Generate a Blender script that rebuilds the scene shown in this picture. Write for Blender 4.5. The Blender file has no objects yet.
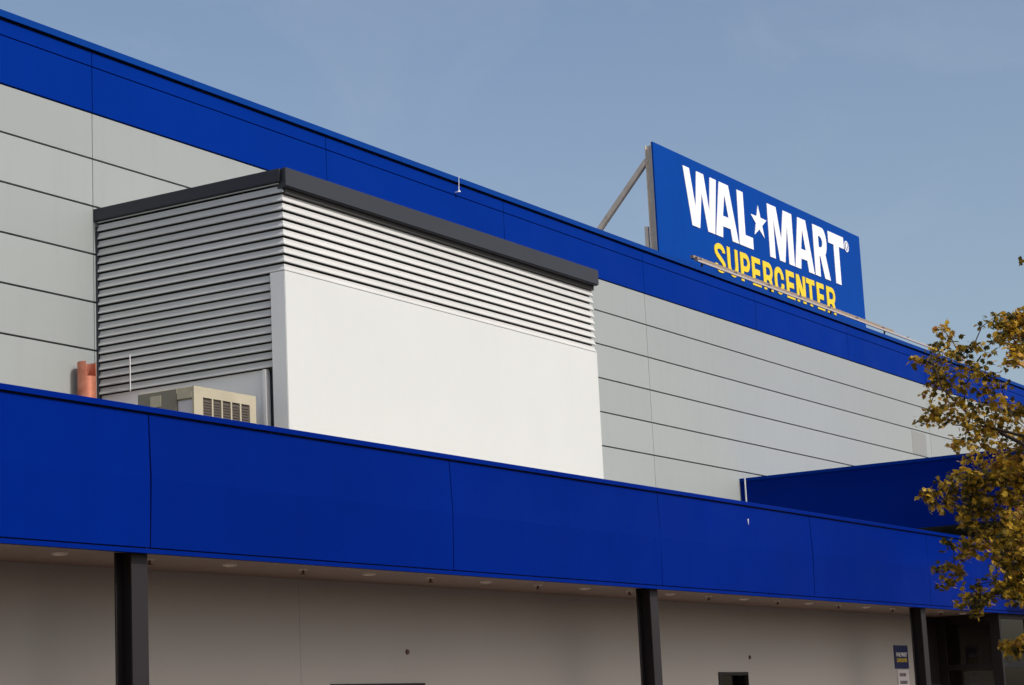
import bpy, bmesh, math, random
from mathutils import Vector, Matrix
from mathutils.geometry import tessellate_polygon
random.seed(11)
R = math.radians
scene = bpy.context.scene
COL = scene.collection

# ------------------------------------------------------------------ helpers
class MB:
    """collects shapes, builds them as ONE mesh object"""
    def __init__(self):
        self.v = []; self.f = []; self.m = []
    def face(self, pts, mi=0):
        n = len(self.v); self.v += [tuple(p) for p in pts]
        self.f.append(tuple(range(n, n + len(pts)))); self.m.append(mi)
    def box(self, x0, x1, y0, y1, z0, z1, mi=0):
        n = len(self.v)
        self.v += [(x0,y0,z0),(x1,y0,z0),(x1,y1,z0),(x0,y1,z0),(x0,y0,z1),(x1,y0,z1),(x1,y1,z1),(x0,y1,z1)]
        for q in ((0,3,2,1),(4,5,6,7),(0,1,5,4),(1,2,6,5),(2,3,7,6),(3,0,4,7)):
            self.f.append(tuple(n+i for i in q)); self.m.append(mi)
        return self
    def bar(self, a, b, w, h, mi=0, roll=0):
        a = Vector(a); b = Vector(b); d = (b-a).normalized()
        s = d.cross(Vector((0,0,1)));
        if s.length < 1e-4: s = Vector((1,0,0))
        s.normalize(); u = s.cross(d).normalized()
        s, u = s*math.cos(roll)+u*math.sin(roll), u*math.cos(roll)-s*math.sin(roll)
        n = len(self.v)
        for p in (a, b):
            for i, j in ((-1,-1),(1,-1),(1,1),(-1,1)):
                self.v.append(tuple(p + s*i*w/2 + u*j*h/2))
        for q in ((3,2,1,0),(4,5,6,7),(0,1,5,4),(1,2,6,5),(2,3,7,6),(3,0,4,7)):
            self.f.append(tuple(n+i for i in q)); self.m.append(mi)
        return self
    def tube(self, pts, rad, seg=8, mi=0, caps=True):
        """tapered tube through points; rad number or list"""
        pts = [Vector(p) for p in pts]
        if not isinstance(rad, (list, tuple)): rad = [rad]*len(pts)
        base = len(self.v); ref = Vector((0.31,0.2,0.93))
        for i, p in enumerate(pts):
            d = (pts[min(i+1,len(pts)-1)] - pts[max(i-1,0)]).normalized()
            s = d.cross(ref)
            if s.length < 1e-3: s = d.cross(Vector((1,0,0)))
            s.normalize(); u = s.cross(d)
            for k in range(seg):
                t = 2*math.pi*k/seg
                self.v.append(tuple(p + (s*math.cos(t)+u*math.sin(t))*rad[i]))
        for i in range(len(pts)-1):
            for k in range(seg):
                a = base+i*seg+k; b = base+i*seg+(k+1)%seg
                self.f.append((a,b,b+seg,a+seg)); self.m.append(mi)
        if caps:
            self.f.append(tuple(base+k for k in reversed(range(seg)))); self.m.append(mi)
            e = base+(len(pts)-1)*seg
            self.f.append(tuple(e+k for k in range(seg))); self.m.append(mi)
        return self
    def sheet(self, profile, path, closed_profile=False):
        """sweep: profile = list of (out, z); path = list of (x, y, nx, ny) with mitre normals"""
        n = len(self.v); P = len(profile)
        for (x,y,nx,ny) in path:
            for (o,z) in profile: self.v.append((x+nx*o, y+ny*o, z))
        rng = P if closed_profile else P-1
        for i in range(len(path)-1):
            for k in range(rng):
                a = n+i*P+k; b = n+i*P+(k+1)%P
                self.f.append((a, a+P, b+P, b)); self.m.append(0)
        if closed_profile:
            self.f.append(tuple(n+k for k in range(P))); self.m.append(0)
            e = n+(len(path)-1)*P
            self.f.append(tuple(e+k for k in reversed(range(P)))); self.m.append(0)
        return self
    def poly(self, loops, y0, y1):
        """extruded flat outline in XZ (first loop outer, others holes), from y0 (front) back to y1"""
        L = [[Vector((x,z,0)) for x,z in lp] for lp in loops]
        flat = [p for lp in L for p in lp]
        tri = tessellate_polygon(L)
        n = len(self.v); N = len(flat)
        for p in flat: self.v.append((p.x, y0, p.y))
        for p in flat: self.v.append((p.x, y1, p.y))
        for t in tri:
            a,b,c = t
            ar = (flat[b]-flat[a]).cross(flat[c]-flat[a]).z
            if ar < 0: a,c = c,a
            self.f.append((n+a,n+b,n+c)); self.m.append(0)
            self.f.append((n+N+c,n+N+b,n+N+a)); self.m.append(0)
        o = 0
        for lp in L:
            k = len(lp)
            for i in range(k):
                a = n+o+i; b = n+o+(i+1)%k
                self.f.append((a,b,b+N,a+N)); self.m.append(0)
            o += k
        return self
    def build(self, name, mats, parent=None, smooth=False, bevel=0, origin=None):
        me = bpy.data.meshes.new(name)
        v = self.v
        if origin:
            v = [(p[0]-origin[0], p[1]-origin[1], p[2]-origin[2]) for p in v]
        me.from_pydata(v, [], self.f)
        if not isinstance(mats, (list, tuple)): mats = [mats]
        for m in mats: me.materials.append(m)
        for p, mi in zip(me.polygons, self.m):
            p.material_index = mi; p.use_smooth = smooth
        me.update()
        o = bpy.data.objects.new(name, me); COL.objects.link(o)
        if origin: o.location = origin
        if parent is not None:
            o.parent = parent
            po = world_loc(parent)
            o.location = Vector(o.location) - po
        if bevel:
            b = o.modifiers.new('bevel', 'BEVEL'); b.width = bevel; b.segments = 2
            b.limit_method = 'ANGLE'; b.angle_limit = R(40)
        return o

def world_loc(o):
    l = Vector((0,0,0))
    while o is not None:
        l += Vector(o.location); o = o.parent
    return l

def tag(o, label=None, cat=None, group=None, kind=None):
    if label: o['label'] = label
    if cat: o['category'] = cat
    if group: o['group'] = group
    if kind: o['kind'] = kind
    return o

def thing(name, loc, label, cat, group=None):
    o = bpy.data.objects.new(name, None); COL.objects.link(o)
    o.location = loc; o.empty_display_size = 0.3
    return tag(o, label, cat, group)

# ------------------------------------------------------------------ materials
def mat(name, col, rough=0.5, metal=0.0, spec=0.5, coat=0.0, coat_rough=0.1, vary=0.0, vscale=1.0,
        vcol=None, bump=0.0, bscale=20.0, stretch=(1,1,1), streak=0.0, rvar=0.0, island=0.0):
    m = bpy.data.materials.new(name); m.use_nodes = True
    nt = m.node_tree; N = nt.nodes; Lk = nt.links
    b = N['Principled BSDF']
    b.inputs['Base Color'].default_value = (*col, 1)
    b.inputs['Roughness'].default_value = rough
    b.inputs['Metallic'].default_value = metal
    b.inputs['Specular IOR Level'].default_value = spec
    b.inputs['Coat Weight'].default_value = coat
    b.inputs['Coat Roughness'].default_value = coat_rough
    tc = N.new('ShaderNodeTexCoord')
    geo = N.new('ShaderNodeNewGeometry')
    mp = N.new('ShaderNodeMapping'); mp.inputs['Scale'].default_value = stretch
    Lk.new(geo.outputs['Position'], mp.inputs['Vector'])
    src = None
    if vary > 0:
        n = N.new('ShaderNodeTexNoise'); n.inputs['Scale'].default_value = vscale
        n.inputs['Detail'].default_value = 6; n.inputs['Roughness'].default_value = 0.6
        Lk.new(mp.outputs['Vector'], n.inputs['Vector'])
        r = N.new('ShaderNodeMapRange'); r.inputs['From Min'].default_value = 0.3; r.inputs['From Max'].default_value = 0.7
        Lk.new(n.outputs['Fac'], r.inputs['Value'])
        mx = N.new('ShaderNodeMix'); mx.data_type = 'RGBA'
        c2 = vcol if vcol else tuple(c*(1-vary) for c in col)
        mx.inputs['A'].default_value = (*col, 1); mx.inputs['B'].default_value = (*c2, 1)
        Lk.new(r.outputs['Result'], mx.inputs['Factor'])
        src = mx.outputs['Result']
    if island > 0:
        mr_ = N.new('ShaderNodeMapRange'); mr_.inputs['To Min'].default_value = 1-island; mr_.inputs['To Max'].default_value = 1+island
        Lk.new(geo.outputs['Random Per Island'], mr_.inputs['Value'])
        hv = N.new('ShaderNodeHueSaturation'); hv.inputs['Color'].default_value = (*col, 1)
        if src: Lk.new(src, hv.inputs['Color'])
        Lk.new(mr_.outputs['Result'], hv.inputs['Value']); src = hv.outputs['Color']
    if streak > 0:   # rain streaks: fine in plan, long in height
        ms = N.new('ShaderNodeMapping'); ms.inputs['Scale'].default_value = (3.1, 3.1, 0.25)
        Lk.new(geo.outputs['Position'], ms.inputs['Vector'])
        n = N.new('ShaderNodeTexNoise'); n.inputs['Scale'].default_value = 2.0; n.inputs['Detail'].default_value = 8
        Lk.new(ms.outputs['Vector'], n.inputs['Vector'])
        r = N.new('ShaderNodeMapRange'); r.inputs['From Min'].default_value = 0.52; r.inputs['From Max'].default_value = 0.8
        r.inputs['To Max'].default_value = streak
        Lk.new(n.outputs['Fac'], r.inputs['Value'])
        mx = N.new('ShaderNodeMix'); mx.data_type = 'RGBA'
        mx.inputs['A'].default_value = (*col, 1); mx.inputs['B'].default_value = (*[c*0.55 for c in col], 1)
        if src: Lk.new(src, mx.inputs['A'])
        Lk.new(r.outputs['Result'], mx.inputs['Factor'])
        src = mx.outputs['Result']
    if src: Lk.new(src, b.inputs['Base Color'])
    if rvar > 0:
        n = N.new('ShaderNodeTexNoise'); n.inputs['Scale'].default_value = 1.3; n.inputs['Detail'].default_value = 4
        Lk.new(mp.outputs['Vector'], n.inputs['Vector'])
        r = N.new('ShaderNodeMapRange'); r.inputs['From Min'].default_value = 0.3; r.inputs['From Max'].default_value = 0.7
        r.inputs['To Min'].default_value = rough-rvar; r.inputs['To Max'].default_value = rough+rvar
        Lk.new(n.outputs['Fac'], r.inputs['Value']); Lk.new(r.outputs['Result'], b.inputs['Roughness'])
    if bump > 0:
        n = N.new('ShaderNodeTexNoise'); n.inputs['Scale'].default_value = bscale; n.inputs['Detail'].default_value = 3
        Lk.new(mp.outputs['Vector'], n.inputs['Vector'])
        bp = N.new('ShaderNodeBump'); bp.inputs['Strength'].default_value = 1.0; bp.inputs['Distance'].default_value = bump
        Lk.new(n.outputs['Fac'], bp.inputs['Height']); Lk.new(bp.outputs['Normal'], b.inputs['Normal'])
    return m

BLUE = (0.0015, 0.030, 0.30)
M = {}
M['blue'] = mat('blue_painted_metal', (0.0, 0.0245, 0.245), rough=0.5, spec=0.02, vary=0.14, vscale=0.22, bump=0.010, bscale=0.9, streak=0.12, rvar=0.08)
M['blue_canopy'] = mat('blue_fascia_metal', island=0.04, col=(0.0, 0.0150, 0.200), rough=0.45, spec=0.015, vary=0.22, vscale=0.22, bump=0.012, bscale=0.8, streak=0.15, rvar=0.08)
M['blue_sign'] = mat('blue_sign_sheet', (0.0, 0.051, 0.31), rough=0.5, spec=0.04, vary=0.12, vscale=0.6, streak=0.10)
M['coping'] = mat('blue_coping_metal', (0.0, 0.040, 0.25), rough=0.5, spec=0.06, vary=0.1, vscale=0.5)  # lighter than the panels: sky reflection on the coping put into its colour
M['silver'] = mat('silver_grey_cladding', island=0.035, col=(0.325, 0.352, 0.352), rough=0.5, spec=0.4, vary=0.06, vscale=0.25, bump=0.006, bscale=0.8, streak=0.10, rvar=0.06)
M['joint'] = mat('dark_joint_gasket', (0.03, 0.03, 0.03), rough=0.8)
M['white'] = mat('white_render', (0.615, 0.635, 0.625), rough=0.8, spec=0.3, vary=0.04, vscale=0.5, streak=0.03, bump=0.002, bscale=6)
M['louver'] = mat('grey_louvre_metal', island=0.05, col=(0.565, 0.57, 0.56), rough=0.6, spec=0.45, vary=0.08, vscale=0.9)
M['flatgrey'] = mat('smooth_grey_sheet', (0.85, 0.86, 0.86), rough=0.5, metal=0.0, spec=0.6, vary=0.05, vscale=0.4)
M['cap'] = mat('dark_grey_capping', (0.036, 0.038, 0.048), rough=0.5, spec=0.3, vary=0.1, vscale=0.6)
M['steel'] = mat('dark_painted_steel', (0.023, 0.019, 0.021), rough=0.5, spec=0.25, vary=0.15, vscale=2)
M['galv'] = mat('galvanised_steel', (0.72, 0.63, 0.53), rough=0.6, metal=0.0, vary=0.25, vscale=5)
M['tan'] = mat('tan_weathered_metal', (0.30, 0.23, 0.16), rough=0.7, vary=0.2, vscale=6)
M['galvpale'] = mat('pale_zinc_steel', (0.50, 0.43, 0.40), rough=0.5, metal=0.1, vary=0.15, vscale=4)
M['soffit'] = mat('beige_soffit_panel', (0.28, 0.235, 0.205), rough=0.7, vary=0.06, vscale=1)
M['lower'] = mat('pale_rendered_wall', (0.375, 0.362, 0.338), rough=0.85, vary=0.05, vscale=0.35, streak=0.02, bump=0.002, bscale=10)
M['copper'] = mat('copper_sheet', (0.66, 0.27, 0.17), rough=0.38, metal=0.35, vary=0.35, vscale=6, vcol=(0.42,0.12,0.07))
M['cream'] = mat('cream_unit_casing', (0.45, 0.41, 0.30), rough=0.6, vary=0.15, vscale=3)
M['olive'] = mat('olive_unit_panel', (0.20, 0.19, 0.145), rough=0.6, vary=0.15, vscale=3)
M['vent'] = mat('brown_vent_grille', (0.085, 0.07, 0.06), rough=0.7)
M['lettwhite'] = mat('white_letter_film', (0.86, 0.86, 0.88), rough=0.5)
M['yellow'] = mat('yellow_letter_film', (0.82, 0.60, 0.012), rough=0.5, vary=0.05, vscale=3)
M['lamp'] = mat('white_lamp_trim', (0.75, 0.72, 0.66), rough=0.4)
M['lens'] = mat('frosted_lamp_lens', (0.8, 0.76, 0.66), rough=0.2)
M['brass'] = mat('brown_sprinkler_metal', (0.12, 0.06, 0.05), rough=0.4, metal=0.4)
M['framedark'] = mat('dark_bronze_frame', (0.013, 0.009, 0.010), rough=0.5, spec=0.3)
M['whiteplastic'] = mat('white_plastic', (0.8, 0.8, 0.8), rough=0.4)
M['roof'] = mat('roof_gravel', (0.24, 0.23, 0.21), rough=0.95, vary=0.3, vscale=30, bump=0.01, bscale=60)
M['notice'] = mat('navy_notice_sheet', (0.012, 0.016, 0.09), rough=0.4)
M['paper'] = mat('white_notice_sheet', (0.55, 0.53, 0.55), rough=0.5)
M['ink'] = mat('dark_grey_print', (0.10, 0.09, 0.10), rough=0.6)
M['interior'] = mat('brown_interior_wall', (0.14, 0.085, 0.05), rough=0.8, vary=0.2, vscale=2)
M['interior_floor'] = mat('interior_floor_tile', (0.20, 0.16, 0.13), rough=0.4)
M['bark'] = mat('brown_bark', (0.055, 0.038, 0.026), rough=0.9, vary=0.4, vscale=14, bump=0.01, bscale=40, stretch=(1,1,.25))
M['asphalt'] = mat('asphalt', (0.060, 0.060, 0.062), rough=0.9, vary=0.25, vscale=2.5, bump=0.006, bscale=120)
M['kerb'] = mat('concrete_kerb', (0.36, 0.34, 0.31), rough=0.85, vary=0.15, vscale=4)
M['line'] = mat('white_road_paint', (0.7, 0.7, 0.68), rough=0.7, vary=0.2, vscale=8)
M['earth'] = mat('pale_ground', (0.15, 0.14, 0.11), rough=0.95, vary=0.3, vscale=0.2)

def glass_mat():
    m = bpy.data.materials.new('tinted_glass'); m.use_nodes = True
    nt = m.node_tree; N = nt.nodes; Lk = nt.links; N.clear()
    out = N.new('ShaderNodeOutputMaterial'); g = N.new('ShaderNodeBsdfGlossy'); t = N.new('ShaderNodeBsdfTransparent')
    g.inputs['Roughness'].default_value = 0.02; t.inputs['Color'].default_value = (0.62, 0.60, 0.56, 1)
    fr = N.new('ShaderNodeFresnel'); fr.inputs['IOR'].default_value = 1.5
    mx = N.new('ShaderNodeMixShader'); Lk.new(fr.outputs[0], mx.inputs[0]); Lk.new(t.outputs[0], mx.inputs[1]); Lk.new(g.outputs[0], mx.inputs[2])
    Lk.new(mx.outputs[0], out.inputs[0]); return m
M['glass'] = glass_mat()

def paving_mat():
    m = mat('concrete_block_paving', (0.13, 0.06, 0.035), rough=0.85, bump=0.004, bscale=50)
    nt = m.node_tree; N = nt.nodes; Lk = nt.links
    b = N['Principled BSDF']; br = N.new('ShaderNodeTexBrick'); geo = N.new('ShaderNodeNewGeometry')
    Lk.new(geo.outputs['Position'], br.inputs['Vector'])
    br.inputs['Color1'].default_value = (0.15, 0.065, 0.035, 1); br.inputs['Color2'].default_value = (0.12, 0.055, 0.032, 1)
    br.inputs['Mortar'].default_value = (0.07, 0.055, 0.05, 1); br.inputs['Scale'].default_value = 1.0
    br.inputs['Brick Width'].default_value = 0.2; br.inputs['Row Height'].default_value = 0.1; br.inputs['Mortar Size'].default_value = 0.006
    Lk.new(br.outputs['Color'], b.inputs['Base Color']); return m
M['paving'] = paving_mat()

def leaf_mat():
    m = bpy.data.materials.new('autumn_leaves'); m.use_nodes = True
    nt = m.node_tree; N = nt.nodes; Lk = nt.links
    b = N['Principled BSDF']; out = N['Material Output']
    geo = N.new('ShaderNodeNewGeometry'); cr = N.new('ShaderNodeValToRGB')
    e = cr.color_ramp.elements
    cols = [(0.0,(0.028,0.032,0.007)),(0.22,(0.085,0.072,0.010)),(0.38,(0.22,0.150,0.014)),(0.56,(0.50,0.30,0.022)),
            (0.76,(0.80,0.50,0.042)),(0.88,(0.30,0.100,0.014)),(1.0,(0.72,0.48,0.09))]
    e[0].position = 0; e[0].color = (*cols[0][1],1); e[1].position = 1; e[1].color = (*cols[-1][1],1)
    for p, c in cols[1:-1]:
        q = e.new(p); q.color = (*c,1)
    # one colour per leaf, drifting from branch to branch
    no = N.new('ShaderNodeTexNoise'); no.inputs['Scale'].default_value = 2.2; no.inputs['Detail'].default_value = 2
    Lk.new(geo.outputs['Position'], no.inputs['Vector'])
    ma = N.new('ShaderNodeMath'); ma.operation = 'MULTIPLY_ADD'; ma.inputs[1].default_value = 0.75
    sub = N.new('ShaderNodeMath'); sub.operation = 'MULTIPLY_ADD'; sub.inputs[1].default_value = 0.9; sub.inputs[2].default_value = -0.33
    Lk.new(no.outputs['Fac'], sub.inputs[0])
    Lk.new(geo.outputs['Random Per Island'], ma.inputs[0]); Lk.new(sub.outputs[0], ma.inputs[2])
    Lk.new(ma.outputs[0], cr.inputs['Fac']); Lk.new(cr.outputs['Color'], b.inputs['Base Color'])
    b.inputs['Roughness'].default_value = 0.55; b.inputs['Specular IOR Level'].default_value = 0.35
    tr = N.new('ShaderNodeBsdfTranslucent'); Lk.new(cr.outputs['Color'], tr.inputs['Color'])
    mx = N.new('ShaderNodeMixShader'); mx.inputs[0].default_value = 0.38
    Lk.new(b.outputs[0], mx.inputs[1]); Lk.new(tr.outputs[0], mx.inputs[2]); Lk.new(mx.outputs[0], out.inputs['Surface'])
    return m
M['leaf'] = leaf_mat()

# ------------------------------------------------------------------ key measures (metres; wall runs along X, Y into the building)
YW, YC, YL = 18.04, 12.70, 14.11          # upper wall, canopy fascia, ground floor wall
ZTOP, ZBLUE, ZCAN, ZSOF = 10.75, 9.804, 4.706, 3.348
XA, XB = -24.0, 120.0
YB2 = 70.0

# ------------------------------------------------------------------ ground
g = MB().box(-2500, 2500, -2500, 2500, -0.5, -0.012); tag(g.build('ground', M['earth']), kind='structure')
g = MB().box(-60, 180, -60, 9.5, -0.02, -0.004); tag(g.build('parking_lot', M['asphalt']), kind='structure')
g = MB().box(-60, 180, 9.65, YL+0.02, -0.02, 0.12); tag(g.build('pavement', M['paving']), kind='structure')
k = MB()
x = -60
while x < 180:
    k.box(x+0.004, x+0.996, 9.5, 9.65, -0.02, 0.125); x += 1.0
tag(k.build('kerb', M['kerb'], bevel=0.01), kind='structure')
ln = MB()
for i in range(-10, 40):
    ln.box(i*2.6, i*2.6+0.11, 3.4 if 10 < i*2.6 < 18 else -1.2, 3.9 if 10 < i*2.6 < 18 else 3.9, -0.008, 0.0)
tag(ln.build('parking_lines', M['line']), kind='structure')

# ------------------------------------------------------------------ store building
store = thing('store_building', (19.8, YW, 0), 'long silver grey panelled hall with deep blue parapet band, beneath the big roof sign', 'building')

def panel_rows(mb, x0, x1, xj0, step, zs, y, vgap=0.010, hgap=0.022, th=0.05, mi=0):
    """panels between joints, front face at y"""
    xs = [x0]; n = math.ceil((x0-xj0)/step); x = xj0+n*step
    while x < x1:
        if x > x0+0.05: xs.append(x)
        x += step
    xs.append(x1)
    for i in range(len(xs)-1):
        for j in range(len(zs)-1):
            mb.box(xs[i]+vgap/2, xs[i+1]-vgap/2, y, y+th, zs[j]+hgap/2, zs[j+1]-hgap/2, mi)

pn = MB()
zs = [4.32, 4.735, 5.37, 6.002, 6.637, 7.269, 7.904, 8.543, 9.179, 9.800]
panel_rows(pn, XA, XB, 19.82, 15.54, zs, YW, vgap=0.011, hgap=0.026)
pn.build('panelled_wall', M['silver'], store)
bk = MB().box(XA, XB, YW+0.045, YW+0.3, 4.3, ZTOP-0.13); bk.build('wall_backing', M['joint'], store)
pp = MB(); panel_rows(pp, XA, XB, 19.82, 5.18, [9.806, 10.43], YW-0.006, hgap=0.012, vgap=0.014)
panel_rows(pp, XA, XB, 19.82, 5.18, [10.436, 10.632], YW-0.006, hgap=0.010, vgap=0.014)
par = pp.build('parapet', M['blue'], store)
cp = MB()
x = XA - 0.5
xj = [XA]; xx = 19.82+2.0-5.18*9
while xx < XB:
    if xx > XA: xj.append(xx)
    xx += 5.18
xj.append(XB)
for i in range(len(xj)-1):
    prof = [(0.05,10.655),(0.05,10.745),(0.04,10.75),(-0.46,10.735),(-0.46,10.60),(-0.44,10.60),(-0.44,10.70),(0.03,10.70),(0.03,10.655)]
    cp.sheet(prof, [(xj[i]+0.003, YW, 0, -1), (xj[i+1]-0.003, YW, 0, -1)], True)
cp.build('coping', M['coping'], par)
rf = MB().box(XA, XB, YW+0.3, YB2, 9.9, 10.1); rf.build('roof', M['roof'], store)
sd = MB().box(XA, XA+0.2, YW+0.3, YB2, 0, 9.9).box(XB-0.2, XB, YW+0.3, YB2, 0, 9.9).box(XA+0.2, XB-0.2, YB2-0.2, YB2, 0, 9.9)
sd.box(XA, XB, YW+0.32, YW+0.5, 0, 4.3); sd.build('rear_wall', M['silver'], store)
# faint darker grey patch on one panel, seen just above the blue entrance box
MB().box(49.55, 50.55, YW-0.004, YW-0.001, 7.935, 8.50).build('panel_patch', mat('dull_grey_patch', (0.255,0.265,0.262), rough=0.7), store)

# ground floor wall (with openings) and soffit side
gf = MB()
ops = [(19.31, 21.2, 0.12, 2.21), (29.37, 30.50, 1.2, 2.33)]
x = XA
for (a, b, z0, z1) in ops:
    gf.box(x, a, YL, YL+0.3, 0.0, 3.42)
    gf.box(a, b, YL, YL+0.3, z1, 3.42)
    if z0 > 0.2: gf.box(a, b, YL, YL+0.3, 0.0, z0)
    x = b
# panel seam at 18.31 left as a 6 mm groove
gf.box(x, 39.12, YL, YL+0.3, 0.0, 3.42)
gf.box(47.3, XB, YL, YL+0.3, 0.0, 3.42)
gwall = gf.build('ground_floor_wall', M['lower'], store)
sm = MB().box(18.770, 18.778, YL-0.003, YL-0.001, 0.12, 3.34); sm.build('wall_seam', mat('seam_filler', (0.33,0.31,0.29), rough=0.9), store)
for (xx, zz) in ((20.88, 2.58), (30.55, 2.56)):
    b = MB(); b.tube([(xx, YL-0.02, zz), (xx, YL+0.01, zz)], [0.028, 0.035], 12); b.build('wall_bolt', M['brass'], store)
# double service door and small window under the canopy
dr = MB().box(19.31, 19.38, YL-0.03, YL+0.12, 0.12, 2.21).box(21.13, 21.2, YL-0.03, YL+0.12, 0.12, 2.21).box(19.38, 21.13, YL-0.03, YL+0.12, 2.16, 2.21)
door = dr.build('service_door', M['framedark'], store)
for (a, b) in ((19.385, 20.25), (20.26, 21.125)):
    MB().box(a, b, YL+0.02, YL+0.07, 0.13, 2.155).build('door_leaf', M['paper'], door)
MB().bar((20.18, YL-0.02, 1.1), (20.18, YL-0.02, 1.25), 0.03, 0.03).build('handle', M['galv'], door)
wn = MB().box(29.37, 29.43, YL-0.02, YL+0.1, 1.2, 2.33).box(30.42, 30.50, YL-0.02, YL+0.1, 1.2, 2.33).box(29.43, 30.42, YL-0.02, YL+0.1, 2.28, 2.33).box(29.43, 30.42, YL-0.02, YL+0.1, 1.2, 1.25)
win = wn.build('window', M['framedark'], store)
MB().box(29.43, 30.42, YL+0.05, YL+0.06, 1.25, 2.28).build('pane', M['glass'], win)
MB().box(29.2, 30.6, YL+0.31, YL+0.9, 0.9, 2.6).build('window_reveal', M['interior'], win)
MB().box(30.42, 30.50, YL-0.024, YL-0.021, 1.2, 2.33).build('window_trim', M['lower'], win)

# ------------------------------------------------------------------ canopy (roof, fascia, coping, soffit, lamps, columns)
can = thing('canopy', (19.8, YC, 3.348), 'long low blue fascia canopy on dark steel columns running below the grey wall', 'canopy')
XC1 = 60.0
fp = MB(); xs_ = [XA]; xx = 19.79-5.12*8
while xx < XC1:
    if xx > XA+0.1: xs_.append(xx)
    xx += 5.12
xs_.append(XC1)
crs = random.Random(3)
for i in range(len(xs_)-1):      # folded sheets: a shallow crease runs along the middle of each panel
    a_, b_ = xs_[i]+0.008, xs_[i+1]-0.008; za, zb_, zm = 3.403, 4.637, 4.03+crs.uniform(-.04,.04); o_ = 0.018+crs.uniform(-.004,.005)
    n = len(fp.v)
    for x_ in (a_, b_):
        fp.v += [(x_,YC+0.04,za),(x_,YC,za),(x_,YC-o_,zm),(x_,YC,zb_),(x_,YC+0.04,zb_)]
    for q in ((0,1,6,5),(1,2,7,6),(2,3,8,7),(3,4,9,8),(4,0,5,9),(0,4,3,2,1),(5,6,7,8,9)):
        fp.f.append(tuple(n+k for k in q)); fp.m.append(0)
fas = fp.build('fascia', M['blue_canopy'], can)
lp = MB().box(XA, XC1, YC-0.012, YC+0.05, 3.348, 3.388); lp.build('bottom_trim', M['blue_canopy'], can)
bkk = MB().box(XA, XC1, YC+0.042, YC+0.10, 3.392, 4.66); bkk.build('fascia_backing', M['joint'], can)
cc = MB(); xx = 19.79+1.9-5.12*8; xj = [XA]
while xx < XC1:
    if xx > XA: xj.append(xx)
    xx += 5.12
xj.append(XC1)
for i in range(len(xj)-1):
    prof = [(0.03,4.652),(0.03,4.700),(0.022,4.706),(-0.30,4.690),(-0.30,4.60),(-0.285,4.60),(-0.285,4.675),(0.018,4.675),(0.018,4.652)]
    cc.sheet(prof, [(xj[i]+0.002, YC, 0, -1), (xj[i+1]-0.002, YC, 0, -1)], True)
cc.build('coping', M['blue_canopy'], can)
MB().box(XA, XC1, YC+0.12, YW+0.04, 4.25, 4.32).build('canopy_roof', M['roof'], can)
so = MB()
xx = XA
while xx < XC1:
    so.box(xx+0.004, xx+2.556, YC+0.055, YL-0.002, 3.372, 3.39); xx += 2.56
soff = so.build('soffit', M['soffit'], can)
MB().box(XA, XC1, YC+0.11, YL, 3.395, 3.41).build('soffit_backing', M['joint'], can)
# ceiling lamps and sprinklers: one of each, copied
lampb = MB(); lampb.tube([(0,0,0.004),(0,0,-0.014)], [0.078,0.070], 24)
X0 = 14.08; YS = 13.26
def sub(name, mb, m, parent, loc):
    o = mb.build(name, m); o.parent = parent; o.location = Vector(loc) - world_loc(parent); return o
l0 = sub('ceiling_lamp', lampb, M['lamp'], can, (X0-2.43*4, YS, 3.372))
lens = MB(); lens.tube([(0,0,-0.0145),(0,0,-0.024)], [0.052,0.04], 20)
le0 = lens.build('lens', M['lens']); le0.parent = l0
for i in range(-3, 12):
    c = l0.copy(); COL.objects.link(c); c.location = Vector((X0+2.43*i, YS, 3.372)) - world_loc(can)
    d = le0.copy(); COL.objects.link(d); d.parent = c
spb = MB(); spb.tube([(0,0,0.004),(0,0,-0.012)], [0.055,0.05], 16); 
s0 = sub('sprinkler', spb, M['lamp'], can, (X0+1.22-2.43*4, YS, 3.372))
sph = MB(); sph.tube([(0,0,-0.0125),(0,0,-0.045),(0,0,-0.050),(0,0,-0.058)], [0.014,0.012,0.032,0.030], 12)
sp0 = sph.build('sprinkler_head', M['brass']); sp0.parent = s0
for i in range(-3, 12):
    c = s0.copy(); COL.objects.link(c); c.location = Vector((X0+1.22+2.43*i, YS, 3.372)) - world_loc(can)
    d = sp0.copy(); COL.objects.link(d); d.parent = c
# H-section columns
colb = MB()
W = 0.22; y0, y1 = YC+0.09, YC+0.30
colb.box(-W/2, W/2, y0, y0+0.018, 0.12, 3.38).box(-W/2, W/2, y1-0.018, y1, 0.12, 3.38).box(-0.008, 0.008, y0+0.018, y1-0.018, 0.12, 3.38)
colb.box(-W/2-0.06, W/2+0.06, y0-0.04, y1+0.04, 0.12, 0.135)
c0 = colb.build('column', M['steel'], bevel=0.003)
c0.parent = can; c0.location = Vector((14.62, 0, 0)) - world_loc(can)
for xx in (14.62-10.25, 14.62+10.2, 14.62+20.35):
    c = c0.copy(); COL.objects.link(c); c.location = Vector((xx, 0, 0)) - world_loc(can)
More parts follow.
